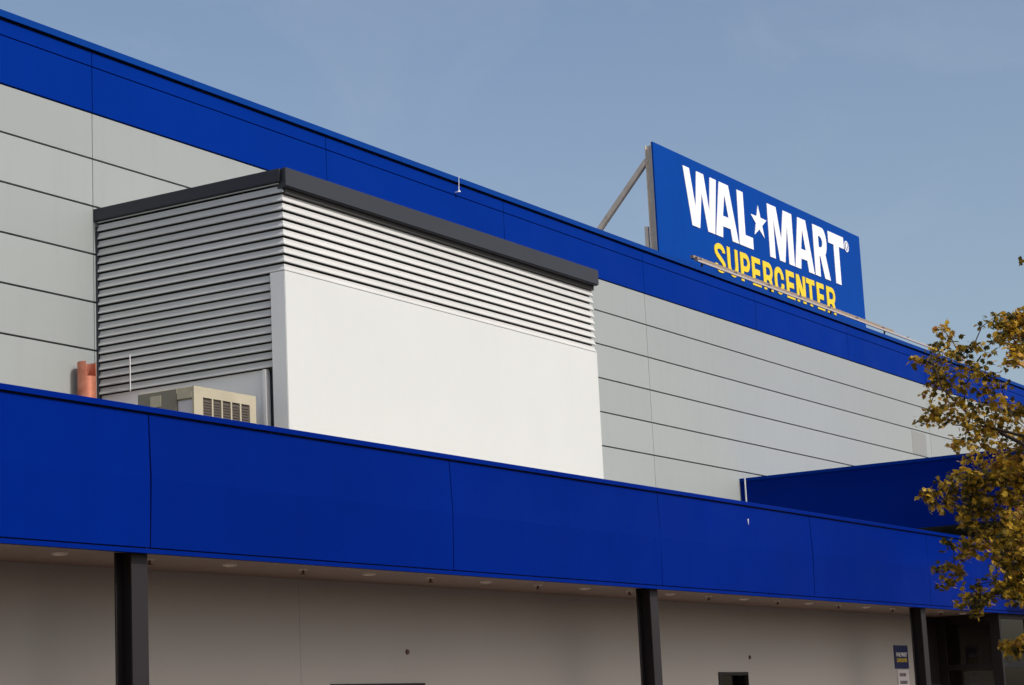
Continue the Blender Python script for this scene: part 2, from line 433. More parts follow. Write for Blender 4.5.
# ------------------------------------------------------------------ louvred plant room on the canopy roof
pr = thing('plant_room', (19.86, 15.0, 4.32), 'boxy white and grey louvred plant room with charcoal cap projecting from the grey wall', 'plant room')
BX0, BX1, BY = 19.86, 27.68, 15.00
Z_BL, Z_BB, PITCH = 7.225, 6.067, 0.109
def slat_profile(z0): return [(-0.028, z0+0.083), (-0.025, z0+0.050), (0.0, z0+0.010), (0.0, z0), (-0.028, z0)]
top = MB()
for i in range(10):
    z0 = Z_BL + 0.006 + i*PITCH
    top.sheet(slat_profile(z0), [(BX0, YW-0.03, -1, 0), (BX0, BY, -1, -1), (BX1, BY, 0, -1)], True)
z0 = Z_BL + 0.006 + 10*PITCH
top.sheet([(a_, min(b_, 8.338)) for a_, b_ in slat_profile(z0)], [(BX0, YW-0.03, -1, 0), (BX0, BY+0.06, -1, 0)], True)
top.build('upper_louvres', M['louver'], pr)
low = MB()
n = 11
for i in range(n):
    z0 = Z_BL - (i+1)*0.1055
    low.sheet(slat_profile(z0), [(BX0, YW-0.03, -1, 0), (BX0, BY+0.235, -1, 0)], True)
low.build('side_louvres', M['louver'], pr)
core = MB().box(BX0+0.065, BX1-0.02, BY+0.065, YW-0.002, Z_BL-0.01, 8.30).box(BX0+0.065, BX0+0.3, BY+0.24, YW-0.002, 6.03, Z_BL-0.012)
core.build('louvre_backing', M['joint'], pr)
wp = MB().box(BX0, BX1, BY-0.004, BY+0.2, 4.32, Z_BL-0.004)
wp.build('white_wall', M['white'], pr)
ps = MB().box(BX0-0.004, BX0+0.2, BY+0.004, BY+0.22, 4.32, Z_BL-0.003); ps.build('corner_post', mat('pale_grey_post', (0.82,0.83,0.82), rough=0.6, vary=0.05, streak=0.1), pr)
wr = MB().box(BX1-0.2, BX1-0.005, BY+0.21, YW-0.003, 4.32, 8.27); wr.build('far_side_wall', M['louver'], pr)
fs = MB().box(BX0+0.05, BX0+0.08, BY+0.33, YW-0.004, 4.32, 6.05); fs.build('smooth_side_panel', M['flatgrey'], pr)
fe = MB().box(BX0-0.004, BX0+0.05, BY+0.33, BY+0.375, 4.32, 6.045); fe.build('panel_edge_trim', M['whiteplastic'], pr)
dg = MB().box(BX0+0.09, BX0+0.12, BY+0.22, BY+0.36, 4.32, 6.045); dg.build('recess_shade_sheet', M['cap'], pr)  # dark sheet standing in for the shade inside the recess
ej = MB().box(BX0-0.006, BX0+0.06, YW-0.03, YW-0.004, 4.32, 8.27); ej.build('wall_flashing', M['cap'], pr)
MB().box(BX0+0.03, BX1-0.0, BY-0.015, BY+0.06, 8.195, 8.26).build('cap_shade_strip', M['joint'], pr)  # black strip paints in the overhang's shade under the front cap
# capping: fascia with soffit and flat top
cap = MB(); ov = 0.10
prof = [(ov, 8.275), (ov, 8.497), (ov-0.01, 8.503), (-0.4, 8.50), (-0.4, 8.262), (ov-0.02, 8.262), (ov-0.02, 8.275)]
cap.sheet(prof, [(BX0-0.0, BY+0.02, -0.35, -1), (BX1+0.01, BY, 0, -1)], True)
prof2 = [(ov, 8.347), (ov, 8.497), (ov-0.01, 8.503), (-0.4, 8.50), (-0.4, 8.34), (ov-0.02, 8.34), (ov-0.02, 8.347)]
cap.sheet(prof2, [(BX0-0.0, YW-0.003, -0.35, 0), (BX0-0.0, BY+0.022, -0.35, 0)], True)
cap.build('capping', M['cap'], pr)
MB().box(BX0+0.1, BX1-0.01, BY+0.38, YW-0.003, 8.42, 8.48).build('plant_roof', M['roof'], pr)
tag(MB().bar((BX0-0.015, 17.47, 6.51), (BX0-0.015, 17.47, 6.04), 0.010, 0.010).build('white_rod', M['whiteplastic']), 'thin white vertical rod fixed across the lower side louvres', 'rod')

# air conditioning unit on the canopy roof
ac = thing('air_conditioner', (18.36, 15.21, 4.32), 'cream air conditioning unit with dark vent slots standing behind the blue canopy edge', 'air conditioner')
AX0, AX1, AY0, AY1, AZ = 18.36, 19.50, 15.21, 16.05, 5.665
body = MB().box(AX0+0.03, AX1, AY0+0.03, AY1, 4.42, AZ); body.build('casing', M['cream'], ac, bevel=0.012)
fr = MB()
nb = 5; vx0, vx1 = 18.52, 19.38; vw = (vx1-vx0)/nb
fr.box(AX0, vx0, AY0, AY0+0.028, 4.42, AZ-0.01); fr.box(vx1, AX1, AY0, AY0+0.028, 4.42, AZ-0.01)
fr.box(vx0, vx1, AY0, AY0+0.028, 5.535, AZ-0.01); fr.box(vx0, vx1, AY0, AY0+0.028, 4.42, 4.75)
for i in range(1, nb): fr.box(vx0+i*vw-0.013, vx0+i*vw+0.013, AY0, AY0+0.028, 4.75, 5.535)
fr.build('front_frame', M['cream'], ac)
vt = MB()
for i in range(nb):
    vt.box(vx0+i*vw+(0.014 if i else 0.001), vx0+(i+1)*vw-(0.014 if i < nb-1 else 0.001), AY0+0.021, AY0+0.027, 4.76, 5.53)
    z = 4.78
    while z < 5.515:
        vt.box(vx0+i*vw+0.016, vx0+(i+1)*vw-0.016, AY0+0.012, AY0+0.0205, z, z+0.012); z += 0.032
vt.build('vent_grille', M['vent'], ac)
sp = MB().box(AX0, AX0+0.028, AY0+0.26, AY1, 4.42, AZ-0.02)
sp.build('side_panel', M['olive'], ac)
MB().box(AX0-0.006, AX0-0.001, 15.70, 15.86, 5.47, 5.60).build('rating_plate', M['cream'], ac)
MB().box(AX0+0.016, AX0+0.028, AY0+0.035, AY0+0.25, 4.42, 5.50).build('side_hatch', M['paper'], ac)
MB().box(AX0-0.004, AX0+0.026, AY0+0.035, AY0+0.25, 5.52, 5.60).build('hatch_rail', M['cream'], ac)
for fx in (AX0+0.1, AX1-0.2): MB().box(fx, fx+0.1, AY0+0.05, AY1-0.05, 4.325, 4.415).build('foot_rail', M['galv'], ac)
tag(MB().box(19.66, 19.72, 15.34, 15.40, 4.32, 5.36).build('white_stub', M['whiteplastic']), 'small white upright stub between the cream unit and the white corner post', 'stub')

# copper pipe: open topped, with a notch cut out of the rim on the front
cd = MB(); px_, py_, ro, ri = 19.475, 17.86, 0.118, 0.108; NS = 48
for k in range(NS):
    a0, a1 = 2*math.pi*k/NS, 2*math.pi*(k+1)/NS
    deg = math.degrees((a0+a1)/2); zt_ = 6.225 if 214 < deg < 318 else 6.415
    c0_, s0_, c1_, s1_ = math.cos(a0), math.sin(a0), math.cos(a1), math.sin(a1)
    P_ = lambda r_, c_, s_, z_: (px_+r_*c_, py_+r_*s_, z_)
    cd.face([P_(ro,c0_,s0_,4.32), P_(ro,c1_,s1_,4.32), P_(ro,c1_,s1_,zt_), P_(ro,c0_,s0_,zt_)])
    cd.face([P_(ri,c1_,s1_,4.32), P_(ri,c0_,s0_,4.32), P_(ri,c0_,s0_,zt_), P_(ri,c1_,s1_,zt_)])
    cd.face([P_(ri,c0_,s0_,zt_), P_(ro,c0_,s0_,zt_), P_(ro,c1_,s1_,zt_), P_(ri,c1_,s1_,zt_)])
for deg in (213.75, 318.75):
    c_, s_ = math.cos(R(deg)), math.sin(R(deg))
    cd.face([(px_+ri*c_,py_+ri*s_,6.225),(px_+ro*c_,py_+ro*s_,6.225),(px_+ro*c_,py_+ro*s_,6.415),(px_+ri*c_,py_+ri*s_,6.415)])
tag(cd.build('copper_pipe', M['copper']), 'orange copper pipe with notched open top standing against the grey wall left of the louvres', 'pipe')

# ------------------------------------------------------------------ blue entrance box in front of the wall
XV, ZV = 39.17, 6.478
eb = thing('entrance_box', (XV, YW, 5.0), 'dark navy side of the big projecting entrance box, half hidden by the autumn tree', 'entrance box')
YV0, ZVB = 9.6, 5.12
v = MB(); 
v.box(XV+0.02, 46.6, YV0+0.02, YW-0.002, ZVB+0.01, ZV-0.08); v.build('box_core', M['joint'], eb)
v = MB(); yy = [YV0, YW-0.003]
for i in range(1): v.box(XV, XV+0.018, yy[i]+0.004, yy[i+1]-0.004, ZVB, ZV-0.07)
v.box(46.602, 46.62, YV0, YW-0.003, ZVB, ZV-0.07)
for i in range(2): v.box(XV+0.02+i*3.71, XV+0.01+(i+1)*3.70, YV0, YV0+0.018, ZVB, ZV-0.07)
v.build('cladding', M['blue_canopy'], eb)
v = MB().box(XV-0.02, 46.64, YV0-0.02, YW-0.004, ZV-0.065, ZV); v.build('coping', M['blue'], eb)
v = MB().box(XV+0.02, 46.6, YV0+0.02, YW-0.01, ZVB-0.01, ZVB+0.008); v.build('underside', M['joint'], eb)
for xx in (39.5, 46.3):
    c = MB().box(xx-0.1, xx+0.1, YV0+0.1, YV0+0.118, 0.0, ZVB-0.01).box(xx-0.1, xx+0.1, YV0+0.282, YV0+0.30, 0.0, ZVB-0.01).box(xx-0.008, xx+0.008, YV0+0.118, YV0+0.282, 0.0, ZVB-0.01)
    c.build('column', M['steel'], eb)
tag(MB().bar((XV-0.03, 17.91, ZV), (XV-0.03, 17.91, 4.35), 0.022, 0.022).build('white_pipe', M['whiteplastic']), 'thin white vertical pipe at the wall end of the navy entrance box', 'pipe')

# glazed vestibule under the box
ve = thing('glass_vestibule', (39.2, YC, 0.12), 'dark framed glass entrance vestibule right of the last column, below the blue fascia', 'vestibule')
VX0, VX1, VYF = 39.13, 46.6, YC+0.12
f = MB()
def fb(*a): f.box(*a)
fb(VX0, VX0+0.10, VYF, VYF+0.19, 0.12, 3.37); fb(VX0, VX0+0.10, YL-0.20, YL+0.2, 0.12, 3.37)
fb(VX0+0.005, VX0+0.095, VYF+0.19, YL-0.20, 3.27, 3.365); fb(VX0+0.005, VX0+0.095, VYF+0.19, YL-0.20, 2.33, 2.44); fb(VX0+0.005, VX0+0.095, VYF+0.19, YL-0.20, 0.12, 0.3)
fb(VX0+0.10, VX1, VYF+0.005, VYF+0.095, 3.27, 3.365); fb(VX0+0.10, VX1, VYF+0.005, VYF+0.095, 2.33, 2.44); fb(VX0+0.10, VX1, VYF+0.005, VYF+0.095, 0.12, 0.2)
for xx in (40.9, 42.8, 44.7, VX1): fb(xx, xx+0.1, VYF-0.002, VYF+0.10, 0.12, 3.368)
f.build('frame', M['framedark'], ve)
MB().box(37.95, 39.12, YL-0.03, YL-0.004, 0.12, 3.365).build('side_panel', M['framedark'], ve)
gm = MB().box(VX0+0.045, VX0+0.053, VYF+0.185, YL-0.195, 0.29, 3.28); gm.build('pane', M['glass'], ve)
for a, b in ((VX0+0.1, 40.9), (41.0, 42.8), (42.9, 44.7), (44.8, VX1)):
    MB().box(a-0.004, b+0.004, VYF+0.045, VYF+0.053, 0.19, 3.28).build('pane', M['glass'], ve)
inn = MB().box(39.14, 46.9, 20.5, 20.6, 0.12, 3.6).box(46.8, 46.9, YL, 20.5, 0.12, 3.6).box(39.0, 39.1, YL+0.31, 20.5, 0.12, 3.6)
for z in (3.02, 3.12, 3.22): inn.box(40.4, 40.5, YL, 20.4, z, z+0.04)
inn.build('interior_wall', M['interior'], ve)
MB().box(39.14, 46.8, YC+0.35, 20.5, 3.45, 3.5).build('interior_ceiling', M['interior'], ve)
MB().box(39.0, 46.9, YL+0.03, 20.5, 0.06, 0.118).build('interior_floor', M['interior_floor'], ve)
dc = MB()
for i in range(7): dc.box(39.9+0.25*(i % 3), 40.0+0.25*(i % 3), 13.3+0.2*i, 13.42+0.2*i, 2.02, 2.2 + 0.02*(i % 2))
pst = MB().box(40.0, 40.06, 12.95, 13.9, 1.5, 2.31); pst.build('inner_poster', M['paper'], ve)

# ------------------------------------------------------------------ roof sign
YS0 = 18.60
sg = thing('roof_sign', (37.24, YS0, 10.1), 'large blue rooftop billboard with white capital letters, star and yellow word beneath', 'sign')
SX0, SX1, SZ0, SZ1 = 37.24, 48.48, 10.35, 13.375
pnl = MB(); w5 = (SX1-SX0)/4
for i in range(4): pnl.box(SX0+i*w5+(0.0015 if i else 0), SX0+(i+1)*w5-(0.0015 if i < 3 else 0), YS0, YS0+0.035, SZ0, SZ1)
pnl.build('sign_panel', M['blue_sign'], sg)
post0 = None
offs = [0.06, 2.8, 5.6, 8.4, 11.18]
fp = MB()
for k_ in range(4):
    for z in (10.6, 11.9, 13.15): fp.box(SX0+offs[k_]+0.052, SX0+offs[k_+1]-0.052, YS0+0.038, YS0+0.09, z, z+0.06)
fp.box(SX0+0.0, SX0+0.004, YS0+0.036, YS0+0.046, SZ0, SZ1)
fp.build('rear_rail', M['galv'], sg)
def post_mb(): 
    m = MB(); m.box(-0.05, 0.05, 0, 0.012, 0, 3.22).box(-0.05, 0.05, 0.135, 0.147, 0, 3.22).box(-0.006, 0.006, 0.012, 0.135, 0, 3.22); 
    return m
p0 = post_mb().build('post', M['galv'])
br0 = MB().bar((0, 0.08, 2.92), (0, 2.50, 0.35), 0.10, 0.10); b0 = br0.build('brace', M['galv'])
p0.parent = sg; b0.parent = sg
offs = [0.06, 2.8, 5.6, 8.4, 11.18]
for i, ox in enumerate(offs):
    a = p0 if i == 0 else p0.copy(); b = b0 if i == 0 else b0.copy()
    if i: COL.objects.link(a); COL.objects.link(b); a.parent = sg; b.parent = sg
    a.location = (ox, 0.045, 0.0); b.location = (ox, 0.10, 0.0)
for i, ox in enumerate(offs[:1]):
    st = MB().box(37.25, 37.33, 18.84, 18.91, 10.1, 11.62); st.build('stub_post', M['galv'], sg)

# letters ---------------------------------------------------------------
T, B = 13.15, 11.90
def arc(cx, cz, rx, rz, a0, a1, n=10):
    return [(cx+rx*math.cos(R(a0+(a1-a0)*i/n)), cz+rz*math.sin(R(a0+(a1-a0)*i/n))) for i in range(n+1)]
def ribbon(pts, w, wz=None):
    """closed outline around a centre line; w = stroke width in x-ish, wz = in z-ish"""
    wz = wz or w; Lf = []; Rt = []
    for i, p in enumerate(pts):
        a = pts[max(i-1,0)]; b = pts[min(i+1,len(pts)-1)]
        dx, dz = b[0]-a[0], b[1]-a[1]; l = math.hypot(dx, dz) or 1; nx, nz = -dz/l, dx/l
        Lf.append((p[0]+nx*w/2, p[1]+nz*wz/2)); Rt.append((p[0]-nx*w/2, p[1]-nz*wz/2))
    return Lf + Rt[::-1]
def letter(loops, m, name='letter', y=YS0):
    return MB().poly(loops, y-0.014, y-0.001).build(name, m, sg)
WH, YE = M['lettwhite'], M['yellow']
letter([[(38.56,T),(38.86,T),(39.07,12.33),(39.20,T),(39.55,T),(39.735,12.36),(39.86,T),(40.17,T),(39.96,B),(39.62,B),(39.40,12.70),(39.23,B),(38.86,B)]], WH)
letter([[(40.31,T),(40.78,T),(41.16,B),(40.84,B),(40.77,12.16),(40.39,12.16),(40.35,B),(40.01,B)], [(40.42,12.40),(40.70,12.40),(40.555,12.90)]], WH)
letter([[(41.22,T),(41.54,T),(41.54,12.17),(41.93,12.17),(41.93,B),(41.20,B)]], WH)
sc = (42.32, 12.60); star = []
for i in range(10):
    r = (0.44, 0.40) if i % 2 == 0 else (0.175, 0.16)
    a = R(90+36*i); star.append((sc[0]+r[0]*math.cos(a)*1.02, sc[1]+r[1]*math.sin(a)))
letter([star], WH, 'star')
letter([[(42.83,T),(43.32,T),(43.52,12.42),(43.72,T),(44.21,T),(44.21,B),(43.90,B),(43.90,12.82),(43.67,B),(43.37,B),(43.13,12.82),(43.13,B),(42.83,B)]], WH)
letter([[(44.56,T),(45.02,T),(45.38,B),(45.05,B),(44.98,12.16),(44.63,12.16),(44.58,B),(44.25,B)], [(44.66,12.40),(44.93,12.40),(44.79,12.88)]], WH)
bowl = arc(46.0, 12.80, 0.25, 0.35, 90, -58, 12)
letter([[(45.44,T),(45.90,T)]+bowl+[(46.36,B),(46.02,B),(45.80,12.42),(45.75,12.42),(45.75,B),(45.44,B)],
        [(45.75,12.64),(45.86,12.64)]+arc(45.86,12.77,0.13,0.13,-80,80,8)+[(45.86,12.91),(45.75,12.91)]], WH)
letter([[(46.38,T),(47.36,T),(47.36,12.86),(47.03,12.86),(47.03,B),(46.70,B),(46.70,12.86),(46.38,12.86)]], WH)
# small ring with an R: registered mark
ring_o = arc(47.55, 12.96, 0.14, 0.14, 0, 342, 19); ring_i = arc(47.55, 12.96, 0.108, 0.108, 0, 342, 19)
letter([ring_o, ring_i], WH, 'registered_mark')
letter([[(47.50,13.04),(47.57,13.04)]+arc(47.57,12.99,0.045,0.05,80,-60,5)+[(47.615,12.88),(47.58,12.88),(47.545,12.94),(47.53,12.94),(47.53,12.88),(47.50,12.88)]], WH, 'registered_mark')
# yellow word
t, b, m_ = 11.73, 11.075, 11.40; s = 0.15
def Srib(x0, x1):
    cx = (x0+x1)/2; rx = (x1-x0)/2-s/2; rz = 0.12
    c = arc(cx, t-0.175, rx, 0.115, -8, 195, 12) + [(cx-rx*0.6, m_+0.06), (cx+rx*0.6, m_-0.06)] + arc(cx, b+0.175, rx, 0.115, 15, -188, 12)
    return [ribbon(c, 0.135, 0.12)]
def Urib(x0, x1):
    cx = (x0+x1)/2; rx = (x1-x0)/2-s/2
    c = [(x0+s/2, t), (x0+s/2, 11.4)] + arc(cx, b+0.27, rx, 0.2, 180, 360, 12) + [(x1-s/2, 11.4), (x1-s/2, t)]
    return [ribbon(c, s, 0.13)]
def Crib(x0, x1):
    cx = (x0+x1)/2; rx = (x1-x0)/2-s/2
    c = arc(cx, t-0.26, rx, 0.19, -5, 180, 12) + arc(cx, b+0.26, rx, 0.19, 180, 365, 12)
    return [ribbon(c, s, 0.13)]
def P(x0, x1):
    r = 0.2; o = [(x0,t),(x1-r,t)]+arc(x1-r, t-0.21, r, 0.21, 85, -85, 10)+[(x0+s,t-0.42),(x0+s,b),(x0,b)]
    h = [(x0+s,t-0.30),(x1-r,t-0.30)]+arc(x1-r, t-0.21, 0.075, 0.085, -80, 80, 6)+[(x1-r,t-0.12),(x0+s,t-0.12)]
    return [o, h]
def Rr(x0, x1):
    r = 0.2; o = [(x0,t),(x1-r,t)]+arc(x1-r, t-0.20, r, 0.20, 85, -55, 10)+[(x1-0.02,11.2),(x1,b),(x1-s,b),(x1-s-0.02,11.22),(x1-r-0.04,11.31),(x0+s,11.31),(x0+s,b),(x0,b)]
    h = [(x0+s,t-0.30),(x1-r,t-0.30)]+arc(x1-r, t-0.21, 0.075, 0.085, -80, 80, 6)+[(x1-r,t-0.12),(x0+s,t-0.12)]
    return [o, h]
def E(x0, x1): return [[(x0,t),(x1,t),(x1,t-0.125),(x0+s,t-0.125),(x0+s,m_+0.065),(x1-0.04,m_+0.065),(x1-0.04,m_-0.065),(x0+s,m_-0.065),(x0+s,b+0.125),(x1,b+0.125),(x1,b),(x0,b)]]
def Nn(x0, x1): return [[(x0,t),(x0+s+0.02,t),(x1-s+0.01,b+0.30),(x1-s+0.01,t),(x1,t),(x1,b),(x1-s-0.02,b),(x0+s-0.01,t-0.30),(x0+s-0.01,b),(x0,b)]]
def Tt(x0, x1): c = (x0+x1)/2; return [[(x0,t),(x1,t),(x1,t-0.125),(c+s/2,t-0.125),(c+s/2,b),(c-s/2,b),(c-s/2,t-0.125),(x0,t-0.125)]]
for fn, x0, x1 in ((Srib,39.86,40.40),(Urib,40.50,41.04),(P,41.17,41.66),(E,41.77,42.22),(Rr,42.37,42.88),(Crib,42.98,43.50),(E,43.64,44.10),
                   (Nn,44.22,44.74),(Tt,44.80,45.30),(E,45.42,45.86),(Rr,46.02,46.55)):
    letter(fn(x0, x1), YE)

# light rail in front of the sign
lr = thing('light_rail', (38.14, 18.30, 10.75), 'long thin pale metal rail with small clamps, crossing the foot of the blue roof sign', 'rail')
r_ = MB().box(38.28, 56.0, 18.235, 18.275, 10.962, 11.002); r_.build('front_tube', M['galvpale'], lr)
r_ = MB().box(38.26, 49.7, 18.33, 18.40, 11.05, 11.11); r_.build('lamp_housing', M['tan'], lr)
r_ = MB().box(38.258, 38.272, 18.235, 18.30, 10.965, 11.06); r_.build('end_plate', M['tan'], lr)
i = 0; xx = 38.45
while xx < 55.5:
    a = MB().box(xx, xx+0.05, 18.225, 18.24+0.14, 11.031, 11.06) if xx < 49.6 else MB().box(xx, xx+0.05, 18.225, 18.30, 11.031, 11.045)
    a.build('clamp', M['galvpale'], lr)
    if i % 2 == 0:
        a = MB().bar((xx+0.1, 18.27, 10.98), (xx+0.1, 18.32, 10.745), 0.035, 0.035); a.build('support', M['steel'], lr)
    xx += 1.72; i += 1

# small lightning-rod holder on parapet
rod = MB(); rod.tube([(28.65, YW-0.075, 10.475),(28.65, YW-0.075, 10.50)], [0.035,0.02], 10); rod.tube([(28.65, YW-0.075, 10.50),(28.67, YW-0.075, 10.76)], [0.007,0.004], 6)
rod.bar((28.65, YW-0.08, 10.485), (28.65, YW-0.006, 10.485), 0.02, 0.02)
tag(rod.build('lightning_rod', M['whiteplastic']), 'tiny white rod on a bracket at the blue parapet edge above the plant room', 'lightning rod')
tag(MB().tube([(27.75, YC-0.012, 4.38),(27.75, YC-0.006, 4.46)], [0.004,0.010], 6).build('cable_clip', M['whiteplastic']), 'tiny white clip on the blue fascia just below the navy entrance box corner', 'clip')

# notices on the ground floor wall --------------------------------------
def text_mesh(parent, body, x, z, width, h, m, y, name='lettering'):
    cu = bpy.data.curves.new('t', 'FONT'); cu.body = body; cu.size = 1; cu.offset = 0.02
    ob = bpy.data.objects.new('t', cu); COL.objects.link(ob)
    bpy.context.view_layer.update()
    dg_ = bpy.context.evaluated_depsgraph_get()
    me = bpy.data.meshes.new_from_object(ob.evaluated_get(dg_))
    bpy.data.objects.remove(ob)
    xs = [q.co.x for q in me.vertices]; zs_ = [q.co.y for q in me.vertices]
    sx = width/(max(xs)-min(xs)); sz = h/(max(zs_)-min(zs_)); mx, mz = min(xs), min(zs_)
    for q in me.vertices:
        q.co = Vector((x+(q.co.x-mx)*sx, y, z+(q.co.y-mz)*sz)) - world_loc(parent)
    me.materials.clear(); me.materials.append(m)
    o = bpy.data.objects.new(name, me); COL.objects.link(o); o.parent = parent
    return o
n1 = thing('wall_notice', (36.85, YL-0.02, 2.38), 'navy notice with small white and yellow words on the wall left of the last column', 'notice')
MB().box(36.85, 37.53, YL-0.02, YL-0.001, 2.385, 2.81).build('board', M['notice'], n1)
text_mesh(n1, 'WAL\u2605MART' if False else 'WAL*MART', 36.91, 2.60, 0.56, 0.085, M['lettwhite'], YL-0.023)
text_mesh(n1, 'SUPERCENTER', 36.93, 2.50, 0.52, 0.07, M['yellow'], YL-0.023)
n2 = thing('wall_notice', (36.93, YL-0.02, 1.9), 'white notice with two lines of grey print mounted directly under the navy notice', 'notice')
MB().box(36.93, 37.50, YL-0.018, YL-0.001, 1.93, 2.36).build('board', M['paper'], n2)
for (z, xs_) in ((2.24, [(37.02,.07),(37.10,.03),(37.145,.06),(37.22,.05),(37.28,.06)]), (2.10, [(37.02,.05),(37.085,.06),(37.155,.04),(37.21,.07),(37.29,.03),(37.33,.06)])):
    pr_ = MB().box(xs_[0][0], xs_[-1][0]+xs_[-1][1], YL-0.0205, YL-0.019, z, z+0.006)
    for (xq, wq) in xs_: pr_.box(xq, xq+wq, YL-0.0205, YL-0.019, z+0.006, z+0.06)
    pr_.build('print', M['ink'], n2)


